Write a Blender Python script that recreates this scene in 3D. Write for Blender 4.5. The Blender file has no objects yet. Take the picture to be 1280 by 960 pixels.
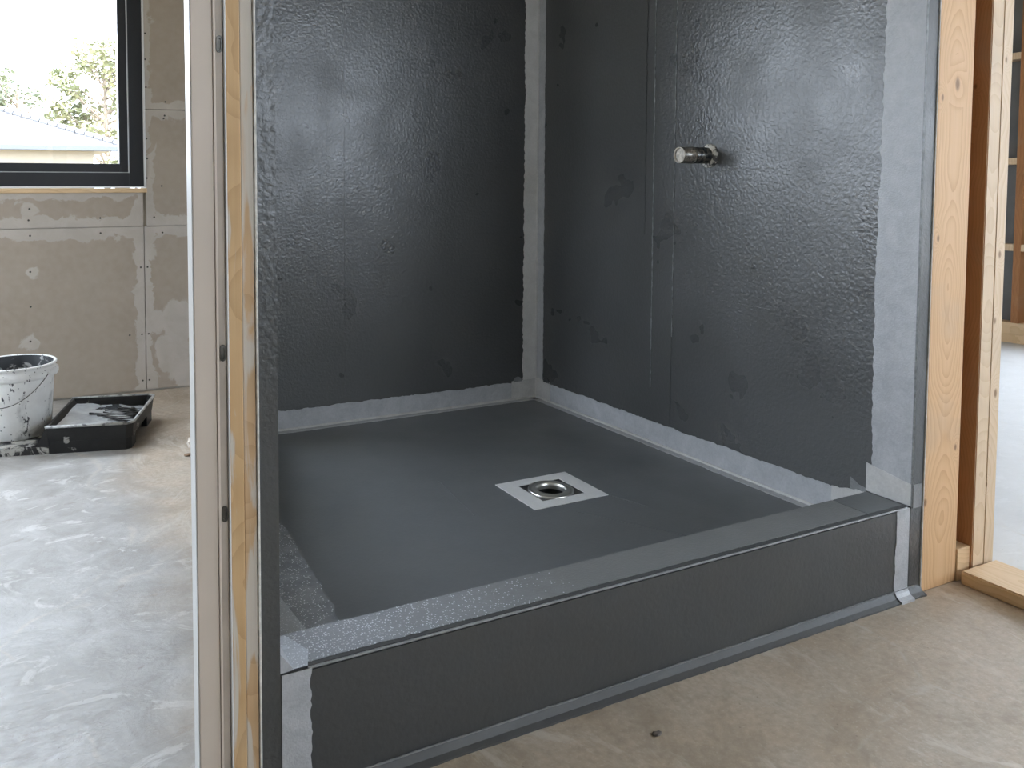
import bpy, bmesh, math, random
from mathutils import Vector, Matrix
random.seed(7)
sc = bpy.context.scene
COL = sc.collection

# ------------------------------------------------------------------ camera
# calibrated from the vanishing points of the shower (1280x960 frame): level horizon at y=230
F_PX, PPX, HORIZON_Y, PITCH, HEAD = 1022.0, 510.0, 230.0, math.radians(3.1), math.radians(25.583)
CAM = Vector((-2.0353, -2.9512, 1.07))
cd = bpy.data.cameras.new('camera'); cam = bpy.data.objects.new('camera', cd); COL.objects.link(cam)
cd.sensor_width = 36.0; cd.sensor_fit = 'HORIZONTAL'; cd.lens = F_PX / 1280 * 36
cd.shift_x = (640 - PPX) / 1280
cd.shift_y = (HORIZON_Y + F_PX * math.tan(PITCH) - 480) / 1280
cam.location = CAM
cam.rotation_euler = (math.pi / 2 - PITCH, 0, -HEAD)
cd.clip_start = 0.02; cd.clip_end = 300
sc.camera = cam

# ------------------------------------------------------------------ light and exposure
sc.view_settings.view_transform = 'Standard'; sc.view_settings.look = 'None'
sc.view_settings.gamma = 1.0; sc.view_settings.use_curve_mapping = False
sc.view_settings.exposure = 1.6
sc.cycles.max_bounces = 10; sc.cycles.diffuse_bounces = 6; sc.cycles.glossy_bounces = 4
sc.cycles.transparent_max_bounces = 16
sc.cycles.sample_clamp_indirect = 1.5
sc.cycles.use_denoising = True; sc.cycles.use_adaptive_sampling = False
sc.cycles.caustics_reflective = False; sc.cycles.caustics_refractive = False; sc.cycles.blur_glossy = 1.0
world = bpy.data.worlds.new('sky'); sc.world = world; world.use_nodes = True
bg = world.node_tree.nodes['Background']
bg.inputs[0].default_value = (0.77, 0.87, 1.0, 1); bg.inputs[1].default_value = 6.0
sd = bpy.data.lights.new('sun', 'SUN'); sun = bpy.data.objects.new('sun', sd); COL.objects.link(sun)
sd.energy = 5.0; sd.angle = math.radians(1.0); sd.color = (1, .95, .86)
sun.rotation_euler = Vector((0.0, .5, -.87)).to_track_quat('-Z', 'Y').to_euler(); sun.location = (0, -8, 9)

def portal(loc, direction, w, h):
    """marks a window opening so that the sky light coming through it is sampled well"""
    l = bpy.data.lights.new('window_portal', 'AREA'); l.shape = 'RECTANGLE'; l.size = w; l.size_y = h
    l.cycles.is_portal = True
    o = bpy.data.objects.new('window_portal', l); COL.objects.link(o); o.location = loc
    o.rotation_euler = Vector(direction).to_track_quat('-Z', 'Z').to_euler()

FAR_Y, LEFT_X, FRONT_Y, RIGHT_X, CEIL = 1.39, -4.6, -6.5, 4.0, 2.62
WIN1 = (-4.35, -1.448, 1.058, 2.45)       # x0 x1 z0 z1 in the far wall
FILL_WIN2 = (-.3, 1.2, .55, 2.4)            # y0 y1 z0 z1 in the left wall, unseen, added to light the recess
FILL_WIN3 = (-.6, 2.7, 1.25, 2.5)              # x0 x1 z0 z1 in the front wall behind the camera, unseen, added for fill and sheen
FILL_WIN4 = (-4.2, -.3, .3, 2.4)             # y0 y1 z0 z1 in the right wall, unseen, added to brighten the side room
portal(((WIN1[0]+WIN1[1])/2, FAR_Y+.16, (WIN1[2]+WIN1[3])/2), (0, -1, 0), WIN1[1]-WIN1[0], WIN1[3]-WIN1[2])
portal((LEFT_X-.16, (FILL_WIN2[0]+FILL_WIN2[1])/2, (FILL_WIN2[2]+FILL_WIN2[3])/2), (1, 0, 0), FILL_WIN2[1]-FILL_WIN2[0], FILL_WIN2[3]-FILL_WIN2[2])
portal(((FILL_WIN3[0]+FILL_WIN3[1])/2, FRONT_Y-.16, (FILL_WIN3[2]+FILL_WIN3[3])/2), (0, 1, 0), FILL_WIN3[1]-FILL_WIN3[0], FILL_WIN3[3]-FILL_WIN3[2])
portal((RIGHT_X+.16, (FILL_WIN4[0]+FILL_WIN4[1])/2, (FILL_WIN4[2]+FILL_WIN4[3])/2), (-1, 0, 0), FILL_WIN4[1]-FILL_WIN4[0], FILL_WIN4[3]-FILL_WIN4[2])

# ------------------------------------------------------------------ material helpers
class NT:
    def __init__(s, name):
        s.m = bpy.data.materials.new(name); s.m.use_nodes = True
        s.t = s.m.node_tree; s.b = s.t.nodes['Principled BSDF']; s.out = s.t.nodes['Material Output']
    def n(s, typ, ins=None, **props):
        nd = s.t.nodes.new(typ)
        for k, v in props.items(): setattr(nd, k, v)
        for k, v in (ins or {}).items(): s.set(nd.inputs[k], v)
        return nd
    def set(s, sock, v):
        if isinstance(v, bpy.types.NodeSocket): s.t.links.new(v, sock)
        elif isinstance(v, (tuple, list)) and len(v) == 3 and sock.type == 'RGBA': sock.default_value = (*v, 1)
        else: sock.default_value = v
    def coords(s, scale=(1, 1, 1), rand=0.0):
        c = s.n('ShaderNodeTexCoord').outputs['Object']
        if rand:
            r = s.n('ShaderNodeObjectInfo').outputs['Random']
            c = s.n('ShaderNodeVectorMath', {0: c, 1: s.math('MULTIPLY', r, rand)}, operation='ADD').outputs[0]
        if scale != (1, 1, 1):
            c = s.n('ShaderNodeMapping', {'Vector': c, 'Scale': scale}).outputs[0]
        return c
    def noise(s, vec, scale, detail=3, rough=.5, dist=0.0):
        return s.n('ShaderNodeTexNoise', {'Vector': vec, 'Scale': scale, 'Detail': detail, 'Roughness': rough, 'Distortion': dist}).outputs['Fac']
    def voronoi(s, vec, scale, feature='F1'):
        return s.n('ShaderNodeTexVoronoi', {'Vector': vec, 'Scale': scale}, feature=feature).outputs['Distance']
    def math(s, op, a, b=0.0, clamp=False):
        return s.n('ShaderNodeMath', {0: a, 1: b}, operation=op, use_clamp=clamp).outputs[0]
    def rng(s, v, a, b, c=0.0, d=1.0):
        return s.n('ShaderNodeMapRange', {'Value': v, 'From Min': a, 'From Max': b, 'To Min': c, 'To Max': d}).outputs[0]
    def mix(s, fac, a, b):
        nd = s.n('ShaderNodeMix', data_type='RGBA')
        s.set(nd.inputs[0], fac); s.set(nd.inputs[6], a); s.set(nd.inputs[7], b)
        return nd.outputs[2]
    def xyz(s, vec):
        return s.n('ShaderNodeSeparateXYZ', {0: vec}).outputs
    def bump(s, h, strength=.3, dist=.002, prev=None):
        ins = {'Height': h, 'Strength': strength, 'Distance': dist}
        if prev is not None: ins['Normal'] = prev
        return s.n('ShaderNodeBump', ins).outputs[0]
    def done(s, color=None, rough=None, normal=None, metal=None, spec=None, coat=None):
        for k, v in (('Base Color', color), ('Roughness', rough), ('Normal', normal), ('Metallic', metal), ('Specular IOR Level', spec), ('Coat Weight', coat)):
            if v is not None: s.set(s.b.inputs[k], v)
        return s.m

def plain(name, col, rough=.5, metal=0.0, nscale=40, var=.15, bump=.1):
    t = NT(name); c = t.coords()
    n = t.noise(c, nscale, 4)
    return t.done(t.mix(t.rng(n, .3, .7), tuple(x*(1-var) for x in col), tuple(min(1, x*(1+var)) for x in col)), rough,
                  t.bump(t.noise(c, nscale*3, 3), bump, .001), metal)

def membrane(name, dark, light, r0, r1, stip=.35, spec=.5, trow=.10):
    t = NT(name); c = t.coords()
    big = t.noise(c, 2.2, 3, .5); fine = t.noise(c, 70, 3, .6)
    col = t.mix(t.rng(t.math('ADD', t.math('MULTIPLY', big, .7), t.math('MULTIPLY', fine, .3)), .36, .64), dark, light)
    roll = t.noise(c, 95, 2, .5, .2)
    trowel = t.noise(t.coords((1, 1, .5)), 9, 2, .4)
    nb = t.bump(trowel, trow, .012)
    nb = t.bump(roll, stip, .0026, nb)
    rough = t.rng(t.noise(c, 5, 3, .5), .3, .7, r0, r1)
    return t.done(col, rough, nb, 0, spec)

M = {}
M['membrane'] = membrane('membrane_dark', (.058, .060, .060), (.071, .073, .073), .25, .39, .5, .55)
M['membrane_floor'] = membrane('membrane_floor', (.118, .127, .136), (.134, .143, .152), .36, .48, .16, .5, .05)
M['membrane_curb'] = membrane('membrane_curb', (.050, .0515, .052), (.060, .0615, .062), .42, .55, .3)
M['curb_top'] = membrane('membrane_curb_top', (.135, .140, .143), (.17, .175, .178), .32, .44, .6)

def tape_mat(name, a, b, r0, r1, weave=.3, sparkle=0.0):
    t = NT(name); c = t.coords(); n = t.noise(c, 18, 5, .65, .6); f = t.noise(c, 160, 2)
    col = t.mix(t.rng(t.math('ADD', t.math('MULTIPLY', n, .7), t.math('MULTIPLY', f, .3)), .36, .64), a, b)
    nb = t.bump(t.noise(c, 240, 3), weave, .0015)
    if sparkle:
        nb = t.bump(t.n('ShaderNodeTexVoronoi', {'Vector': c, 'Scale': 95.0}, feature='SMOOTH_F1').outputs['Distance'], sparkle, .004, nb)
    return t.done(col, t.rng(n, .3, .7, r0, r1), nb)
M['tape'] = tape_mat('seam_tape', (.34, .352, .372), (.45, .463, .483), .36, .5, .5)
M['tape_light'] = tape_mat('seam_tape_light', (.44, .44, .435), (.56, .56, .55), .4, .55)
M['tape_corner'] = tape_mat('seam_tape_corner', (.56, .56, .55), (.66, .66, .65), .4, .55, .5)
M['collar'] = tape_mat('drain_collar_tape', (.58, .59, .60), (.66, .67, .68), .4, .5, .2)
M['tape_dark'] = tape_mat('seam_tape_dark', (.17, .175, .18), (.24, .245, .25), .36, .5)
M['tape_wet'] = tape_mat('seam_tape_wet', (.09, .10, .115), (.15, .16, .175), .12, .25, .7, 1.0)
M['tape_gloss'] = tape_mat('seam_tape_gloss', (.20, .22, .25), (.32, .34, .38), .2, .35, .5, .6)

def speckled(name, a, b, glint, x0, x1, r0=.16, r1=.3):
    """tape with sheen and glints painted as pale flecks, fading from x0 to x1"""
    t = NT(name); c = t.coords(); x, y, z = t.xyz(c)
    n = t.noise(c, 14, 4, .6); fade = t.rng(t.math('ADD', x, t.math('MULTIPLY', t.math('SUBTRACT', n, .5), .35)), x0, x1)
    v = t.n('ShaderNodeTexVoronoi', {'Vector': c, 'Scale': 230.0, 'Randomness': 1.0}); d = v.outputs['Distance']
    rnd = t.xyz(v.outputs['Color'])[0]
    fl = t.math('MULTIPLY', t.rng(d, .25, .42, 1, 0), t.math('GREATER_THAN', rnd, t.rng(fade, 0, 1, .25, 1.0)))
    col = t.mix(fade, a, b); col = t.mix(fl, col, glint)  # reflected sparkle painted as a paler tone and bright flecks
    nb = t.bump(t.noise(c, 170, 3), .5, .002); nb = t.bump(fl, .5, .0015, nb)
    return t.done(col, t.rng(n, .3, .7, r0, r1), nb)
M['tape_wet'] = speckled('seam_tape_wet', (.42, .45, .50), (.18, .19, .205), (.80, .85, .92), -1.62, -1.34)
M['tape_gloss'] = speckled('seam_tape_gloss', (.56, .60, .66), (.40, .43, .47), (.82, .86, .92), -1.62, -1.34)
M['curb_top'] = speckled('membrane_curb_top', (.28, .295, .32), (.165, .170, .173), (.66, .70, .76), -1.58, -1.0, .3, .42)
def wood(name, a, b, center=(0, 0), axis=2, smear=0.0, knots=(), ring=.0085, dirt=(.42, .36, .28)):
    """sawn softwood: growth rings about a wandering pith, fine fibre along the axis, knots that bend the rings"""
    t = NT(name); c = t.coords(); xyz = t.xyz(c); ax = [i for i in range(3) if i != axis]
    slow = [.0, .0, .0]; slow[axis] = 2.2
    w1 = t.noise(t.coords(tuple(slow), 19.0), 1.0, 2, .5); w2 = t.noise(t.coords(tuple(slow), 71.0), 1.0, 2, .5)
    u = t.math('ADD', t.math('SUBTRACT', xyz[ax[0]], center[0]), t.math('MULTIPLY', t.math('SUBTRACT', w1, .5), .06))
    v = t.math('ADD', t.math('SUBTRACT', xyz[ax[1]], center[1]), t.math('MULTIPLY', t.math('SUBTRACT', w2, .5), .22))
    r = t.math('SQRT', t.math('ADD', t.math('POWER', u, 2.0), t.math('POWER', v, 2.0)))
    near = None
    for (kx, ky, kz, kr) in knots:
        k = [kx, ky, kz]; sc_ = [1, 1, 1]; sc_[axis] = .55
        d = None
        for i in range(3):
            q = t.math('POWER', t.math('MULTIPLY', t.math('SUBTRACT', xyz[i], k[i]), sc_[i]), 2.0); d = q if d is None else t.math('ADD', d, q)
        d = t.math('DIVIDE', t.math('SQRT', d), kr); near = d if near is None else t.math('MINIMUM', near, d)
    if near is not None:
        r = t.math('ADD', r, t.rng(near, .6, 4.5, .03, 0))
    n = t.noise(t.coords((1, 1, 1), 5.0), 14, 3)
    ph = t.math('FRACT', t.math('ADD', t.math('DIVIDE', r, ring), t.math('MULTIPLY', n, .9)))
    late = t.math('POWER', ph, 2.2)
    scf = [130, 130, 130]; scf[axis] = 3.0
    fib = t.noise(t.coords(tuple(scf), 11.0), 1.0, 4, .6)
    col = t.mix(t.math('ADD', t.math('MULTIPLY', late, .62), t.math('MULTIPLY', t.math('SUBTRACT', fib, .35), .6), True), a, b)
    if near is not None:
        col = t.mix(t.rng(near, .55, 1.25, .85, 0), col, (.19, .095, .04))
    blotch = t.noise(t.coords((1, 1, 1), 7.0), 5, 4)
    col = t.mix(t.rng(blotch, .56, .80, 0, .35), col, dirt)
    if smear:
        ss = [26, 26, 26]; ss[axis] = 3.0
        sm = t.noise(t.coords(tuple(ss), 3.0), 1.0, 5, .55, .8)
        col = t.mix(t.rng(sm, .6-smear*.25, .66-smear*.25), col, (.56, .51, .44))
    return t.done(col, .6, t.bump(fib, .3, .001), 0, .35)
KN1 = ((.158, -1.648, 1.327, .0095), (.098, -1.648, 1.29, .005), (.205, -1.648, .37, .005), (.085, -1.648, .24, .006), (.10, -1.648, .93, .005))
KN2 = ((.355, -1.657, .88, .006), (.345, -1.657, .70, .005), (.36, -1.657, .50, .007), (.335, -1.657, .25, .004), (.35, -1.657, 1.4, .005))
KN3 = ((.283, -1.60, 1.21, .006), (.283, -1.585, .40, .006), (.283, -1.62, 1.33, .004))
M['pine'] = wood('pine_timber', (.66, .42, .225), (.50, .285, .13), (.155, -1.60), knots=KN1)
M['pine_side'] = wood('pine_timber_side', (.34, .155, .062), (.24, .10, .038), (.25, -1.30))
M['pine_pale'] = wood('pine_timber_pale', (.64, .49, .33), (.53, .375, .23), (.31, -1.56), knots=KN2+KN3)
M['pine_shaded'] = wood('pine_shaded_face', (.50, .255, .115), (.37, .175, .073), (.31, -1.30), knots=KN3)
M['pine_flat'] = wood('pine_plate', (.68, .50, .31), (.56, .38, .21), (.30, -.03), axis=1)
M['pine_flatx'] = wood('pine_plate_cross', (.66, .47, .28), (.52, .35, .19), (-1.58, .0), axis=0)
M['pine_smear'] = wood('pine_with_plaster', (.60, .40, .21), (.46, .29, .135), (-1.7, -1.55), smear=.2)
M['pine_smear2'] = wood('pine_with_more_plaster', (.56, .38, .22), (.44, .29, .15), (-1.7, -1.55), smear=.5)

M['jamb'] = plain('jamb_paint', (.60, .515, .435), .5, 0, 5, .06, .05)
M['jamb_white'] = plain('white_paint', (.66, .66, .65), .35, 0, 6, .03, .03)
M['jamb_grey'] = plain('jamb_groove', (.48, .415, .35), .55, 0, 14, .12, .1)
M['plaster_edge'] = plain('plaster_edge', (.62, .60, .55), .75, 0, 60, .2, .5)
M['steel_dark'] = plain('dull_steel', (.09, .085, .075), .4, .8, 90, .4, .3)
M['steel'] = plain('stainless_steel', (.66, .66, .64), .3, .9, 30, .08, .05)
M['drain_plate'] = plain('drain_plate_metal', (.10, .10, .10), .3, .6, 50, .25, .1)
M['pipe_inside'] = plain('drain_inside', (.03, .03, .03), .4, .3, 30, .3, .1)
M['black_frame'] = plain('black_window_frame', (.009, .0095, .011), .45, 0, 30, .1, .04)
M['gasket'] = plain('pale_gasket', (.45, .45, .44), .4, 0, 20, .05, 0)
M['ceiling'] = plain('ceiling_board', (.62, .60, .56), .8, 0, 6, .05, .05)
M['plaster_plain'] = plain('bare_plasterboard', (.46, .42, .36), .8, 0, 5, .08, .1)
M['backing'] = plain('grey_sheathing', (.16, .165, .165), .7, 0, 6, .15, .1)
M['membrane_edge'] = plain('membrane_ridge', (.20, .21, .215), .35, 0, 70, .35, .3)

def concrete():
    t = NT('raw_concrete'); c = t.coords(); x, y, z = t.xyz(c)
    n1 = t.noise(c, 1.6, 5, .6, .5); n2 = t.noise(c, 7, 6, .65, .8); n3 = t.noise(c, 60, 4, .6)
    base = t.mix(t.rng(n1, .35, .65), (.39, .31, .23), (.54, .45, .355))
    base = t.mix(t.rng(n2, .42, .68, 0, .7), base, (.50, .45, .38))
    base = t.mix(t.rng(n3, .32, .68, 0, .55), base, (.30, .245, .185))
    n4 = t.noise(c, 150, 3, .6); base = t.mix(t.rng(n4, .55, .75, 0, .4), base, (.62, .56, .47)); stain = t.noise(c, 2.6, 6, .7, 1.2); base = t.mix(t.rng(stain, .50, .62, 0, .45), base, (.26, .205, .145))
    eff = t.noise(t.coords((1.6, .8, 1)), 3.2, 8, .68, 1.6)
    base = t.mix(t.rng(eff, .56, .66, 0, .5), base, (.66, .62, .55))
    # plaster-dusted floors of both side rooms, with window glare painted into the pale tone
    xs = t.math('ADD', x, t.math('MULTIPLY', t.math('SUBTRACT', n1, .5), .5))
    left = t.rng(xs, -1.78, -1.55, 1, 0); right = t.rng(xs, .30, .5, 0, 1)
    room = t.math('ADD', left, right, True)
    pale = t.mix(t.rng(n2, .38, .66), (.30, .285, .262), (.42, .41, .395))
    s2 = t.noise(t.coords((1.0, 1.6, 1)), 4.0, 8, .7, 2.0)
    pale = t.mix(t.rng(s2, .57, .63, 0, .7), pale, (.60, .59, .57))
    pale = t.mix(t.rng(s2, .40, .34, 0, .6), pale, (.22, .19, .155))
    pale = t.mix(t.math('MULTIPLY', right, .75), pale, (.60, .605, .61))  # glare on the right room's floor painted as a whiter colour
    col = t.mix(room, base, pale)
    crack = t.n('ShaderNodeTexVoronoi', {'Vector': t.n('ShaderNodeMixRGB', {0: .12, 1: c, 2: t.n('ShaderNodeTexNoise', {'Vector': c, 'Scale': 3.0, 'Detail': 5.0}).outputs['Color']}).outputs[0], 'Scale': .9}, feature='DISTANCE_TO_EDGE').outputs['Distance']
    ck = t.math('MULTIPLY', t.rng(crack, .0, .006, 1, 0), t.rng(n2, .45, .6))
    col = t.mix(t.math('MULTIPLY', ck, .7), col, (.50, .46, .40))
    pits = t.voronoi(c, 30)
    col = t.mix(t.rng(pits, .03, .07, .5, 0), col, (.13, .11, .09))
    r_front = t.rng(n2, .3, .7, .45, .65); r_room = t.rng(s2, .35, .65, .36, .55)
    rough = t.math('ADD', t.math('MULTIPLY', r_room, room), t.math('MULTIPLY', r_front, t.math('SUBTRACT', 1.0, room)))
    streak = t.noise(t.coords((1, 3.2, 1)), 22, 5, .65, 1.0); nb = t.bump(n2, .25, .006); nb = t.bump(streak, .35, .004, nb); nb = t.bump(s2, .2, .006, nb); nb = t.bump(n3, .25, .0018, nb)
    return t.done(col, rough, nb, 0, .5)
M['concrete'] = concrete()

def drywall():
    t = NT('plasterboard_with_compound'); c = t.coords(); x, y, z = t.xyz(c)
    n = t.noise(c, 30, 4); nn = t.noise(c, 9, 5, .6, .6); big = t.noise(c, 2.2, 3)
    base = t.mix(t.rng(n, .3, .7), (.32, .265, .208), (.36, .302, .243))
    base = t.mix(t.rng(big, .35, .65, 0, .5), base, (.39, .33, .268))
    wob = t.math('MULTIPLY', t.math('SUBTRACT', nn, .5), .16)
    def band(v, at, half):
        d = t.math('ABSOLUTE', t.math('SUBTRACT', v, at))
        return t.rng(t.math('ADD', d, wob), half, half+.008, 1, 0)
    mask = band(z, .855, .05)
    mask = t.math('MAXIMUM', mask, band(x, -1.452, .042))
    mask = t.math('MAXIMUM', mask, t.math('MULTIPLY', band(z, 1.45, .03), t.rng(x, -1.43, -1.42)))
    mask = t.math('MAXIMUM', mask, t.math('MULTIPLY', band(z, 1.02, .025), t.rng(x, -1.5, -1.45, 1, 0)))
    for (sx, sz, r) in ((-1.983, .645, .028), (-1.99, .306, .034), (-1.98, .95, .03), (-1.28, .36, .10), (-1.33, .2, .09), (-1.25, .08, .08), (-1.40, .36, .06), (-2.55, .63, .03), (-2.55, .3, .03)):
        d = t.math('SQRT', t.math('ADD', t.math('POWER', t.math('SUBTRACT', x, sx), 2.0), t.math('POWER', t.math('SUBTRACT', z, sz), 2.0)))
        mask = t.math('MAXIMUM', mask, t.rng(t.math('ADD', d, t.math('MULTIPLY', wob, .8)), r, r+.01, 1, 0))
    comp = t.mix(t.rng(nn, .35, .65), (.43, .385, .335), (.49, .445, .395))
    col = t.mix(t.math('MULTIPLY', mask, .85), base, comp)
    return t.done(col, .82, t.bump(t.math('ADD', mask, t.math('MULTIPLY', n, .2)), .25, .0015), 0, .25)
M['drywall'] = drywall()

def glass():
    t = NT('window_glass')
    tr = t.n('ShaderNodeBsdfTransparent', {0: (.98, .98, .98, 1)}); gl = t.n('ShaderNodeBsdfGlossy', {'Roughness': .02})
    mx = t.n('ShaderNodeMixShader', {0: .04, 1: tr.outputs[0], 2: gl.outputs[0]})
    t.t.links.new(mx.outputs[0], t.out.inputs[0]); return t.m
M['glass'] = glass()

# ------------------------------------------------------------------ mesh helpers
def link(name, bm, mat, parent=None, smooth=False):
    me = bpy.data.meshes.new(name); bm.normal_update(); bm.to_mesh(me); bm.free()
    for m in (mat if isinstance(mat, (list, tuple)) else [mat]): me.materials.append(m)
    if smooth:
        for p in me.polygons: p.use_smooth = True
    o = bpy.data.objects.new(name, me); COL.objects.link(o)
    if parent: o.parent = parent
    return o
def empty(name, loc=(0, 0, 0), rz=0):
    o = bpy.data.objects.new(name, None); COL.objects.link(o); o.location = loc; o.rotation_euler = (0, 0, rz)
    o.empty_display_size = .1
    return o
def tag(o, label=None, cat=None, group=None, kind=None):
    for k, v in (('label', label), ('category', cat), ('group', group), ('kind', kind)):
        if v: o[k] = v
    return o
def struct(o): o['kind'] = 'structure'; return o
def bm_box(bm, x0, x1, y0, y1, z0, z1):
    v = [bm.verts.new(p) for p in ((x0,y0,z0),(x1,y0,z0),(x1,y1,z0),(x0,y1,z0),(x0,y0,z1),(x1,y0,z1),(x1,y1,z1),(x0,y1,z1))]
    for f in ((3,2,1,0),(4,5,6,7),(0,1,5,4),(1,2,6,5),(2,3,7,6),(3,0,4,7)): bm.faces.new([v[i] for i in f])
    return bm
def box(name, x0, x1, y0, y1, z0, z1, mat, parent=None, bevel=0.0, seg=2):
    bm = bm_box(bmesh.new(), x0, x1, y0, y1, z0, z1)
    if bevel: bmesh.ops.bevel(bm, geom=bm.edges[:], offset=bevel, segments=seg, affect='EDGES', profile=.5)
    return link(name, bm, mat, parent)
def bm_prism(bm, poly, z0, z1):
    lo = [bm.verts.new((x, y, z0)) for x, y in poly]; hi = [bm.verts.new((x, y, z1)) for x, y in poly]
    n = len(poly); bm.faces.new(lo[::-1]); bm.faces.new(hi)
    for i in range(n): bm.faces.new((lo[i], lo[(i+1) % n], hi[(i+1) % n], hi[i]))
    return bm
def prism(name, poly, z0, z1, mat, parent=None, bevel=0.0):
    bm = bm_prism(bmesh.new(), poly, z0, z1)
    bmesh.ops.recalc_face_normals(bm, faces=bm.faces[:])
    if bevel: bmesh.ops.bevel(bm, geom=bm.edges[:], offset=bevel, segments=2, affect='EDGES', profile=.5)
    return link(name, bm, mat, parent)
def lathe_bm(bm, prof, seg=32, center=(0, 0), close=False):
    rings = []
    for r, z in prof:
        rings.append([bm.verts.new((center[0]+r*math.cos(2*math.pi*k/seg), center[1]+r*math.sin(2*math.pi*k/seg), z)) for k in range(seg)])
    for a, b in zip(rings, rings[1:] + ([rings[0]] if close else [])):
        for k in range(seg): bm.faces.new((a[k], a[(k+1) % seg], b[(k+1) % seg], b[k]))
    return bm
def tube_bm(bm, pts, rad, seg=8, caps=True):
    pts = [Vector(p) for p in pts]; rings = []
    for i, p in enumerate(pts):
        d = (pts[min(i+1, len(pts)-1)] - pts[max(i-1, 0)]).normalized()
        a = d.cross(Vector((0, 0, 1)) if abs(d.z) < .9 else Vector((1, 0, 0))).normalized(); b = d.cross(a)
        r = rad[i] if isinstance(rad, (list, tuple)) else rad
        rings.append([bm.verts.new(p + a*r*math.cos(2*math.pi*k/seg) + b*r*math.sin(2*math.pi*k/seg)) for k in range(seg)])
    for A, B in zip(rings, rings[1:]):
        for k in range(seg): bm.faces.new((A[k], A[(k+1) % seg], B[(k+1) % seg], B[k]))
    if caps:
        bm.faces.new(rings[0][::-1]); bm.faces.new(rings[-1])
    return bm
def strip(name, o, u, v, n, length, w0, w1, th, mat, parent, j0=0.0, j1=.003, jend=.0, step=.008, seed=0):
    """a thin band of tape lying on a plane: runs length along u, from w0 to w1 along v, th proud along n, with torn edges"""
    r = random.Random(seed or name); o, u, v, n = Vector(o), Vector(u).normalized(), Vector(v).normalized(), Vector(n).normalized()
    N = max(2, int(length/step)); bm = bmesh.new(); rows = []
    a = b = 0.0
    f = w0 if callable(w0) else (lambda s: w0); g = w1 if callable(w1) else (lambda s: w1)
    for i in range(N+1):
        s = length*i/N; a = .6*a + r.uniform(-j0, j0); b = .6*b + r.uniform(-j1, j1)
        e0, e1 = f(s)+a, g(s)+b
        so = s + (r.uniform(-jend, jend) if i in (0, N) else 0)
        p0 = o + u*so + v*e0; p1 = o + u*so + v*e1
        rows.append([bm.verts.new(p0), bm.verts.new(p0 + n*th), bm.verts.new(p1 + n*th), bm.verts.new(p1)])
    for A, B in zip(rows, rows[1:]):
        for k in range(4): bm.faces.new((A[k], A[(k+1) % 4], B[(k+1) % 4], B[k]))
    bm.faces.new(rows[0][::-1]); bm.faces.new(rows[-1])
    bmesh.ops.recalc_face_normals(bm, faces=bm.faces[:])
    return link(name, bm, mat, parent)

# ------------------------------------------------------------------ the setting
HS, HC = .138, .238                     # shower floor and curb top above the concrete
FY, CY = -1.645, -1.535                 # front and inner line of the curb
struct(box('floor', LEFT_X-.3, RIGHT_X+.3, FRONT_Y-.3, FAR_Y+.3, -.12, 0, M['concrete']))
struct(box('ceiling', LEFT_X-.3, RIGHT_X+.3, FRONT_Y-1.5, FAR_Y+.3, CEIL, CEIL+.12, M['ceiling']))  # front overhang added to keep the sun out of the unseen window

def wall_with_hole(name, axis, at0, at1, s0, s1, hole, mat):
    """a wall along s with one window opening (s from, s to, z from, z to), one mesh"""
    bm = bmesh.new()
    for (a, b, z0, z1) in ((s0, hole[0], 0, CEIL), (hole[1], s1, 0, CEIL), (hole[0], hole[1], 0, hole[2]), (hole[0], hole[1], hole[3], CEIL)):
        if axis == 'x': bm_box(bm, a, b, at0, at1, z0, z1)
        else: bm_box(bm, at0, at1, a, b, z0, z1)
    return struct(link(name, bm, mat))
wb = wall_with_hole('wall_back', 'x', FAR_Y+.014, FAR_Y+.22, LEFT_X-.22, RIGHT_X+.22, (WIN1[0]-.02, WIN1[1]+.02, WIN1[2]-.03, WIN1[3]+.02), M['plaster_plain'])
wall_with_hole('wall_left', 'y', LEFT_X-.22, LEFT_X, FRONT_Y, FAR_Y+.014, FILL_WIN2, M['plaster_plain'])
wall_with_hole('wall_front', 'x', FRONT_Y-.22, FRONT_Y, LEFT_X-.22, RIGHT_X+.22, FILL_WIN3, M['plaster_plain'])
wr = wall_with_hole('wall_right', 'y', RIGHT_X+.1, RIGHT_X+.3, FRONT_Y, FAR_Y+.014, FILL_WIN4, M['backing'])

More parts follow.
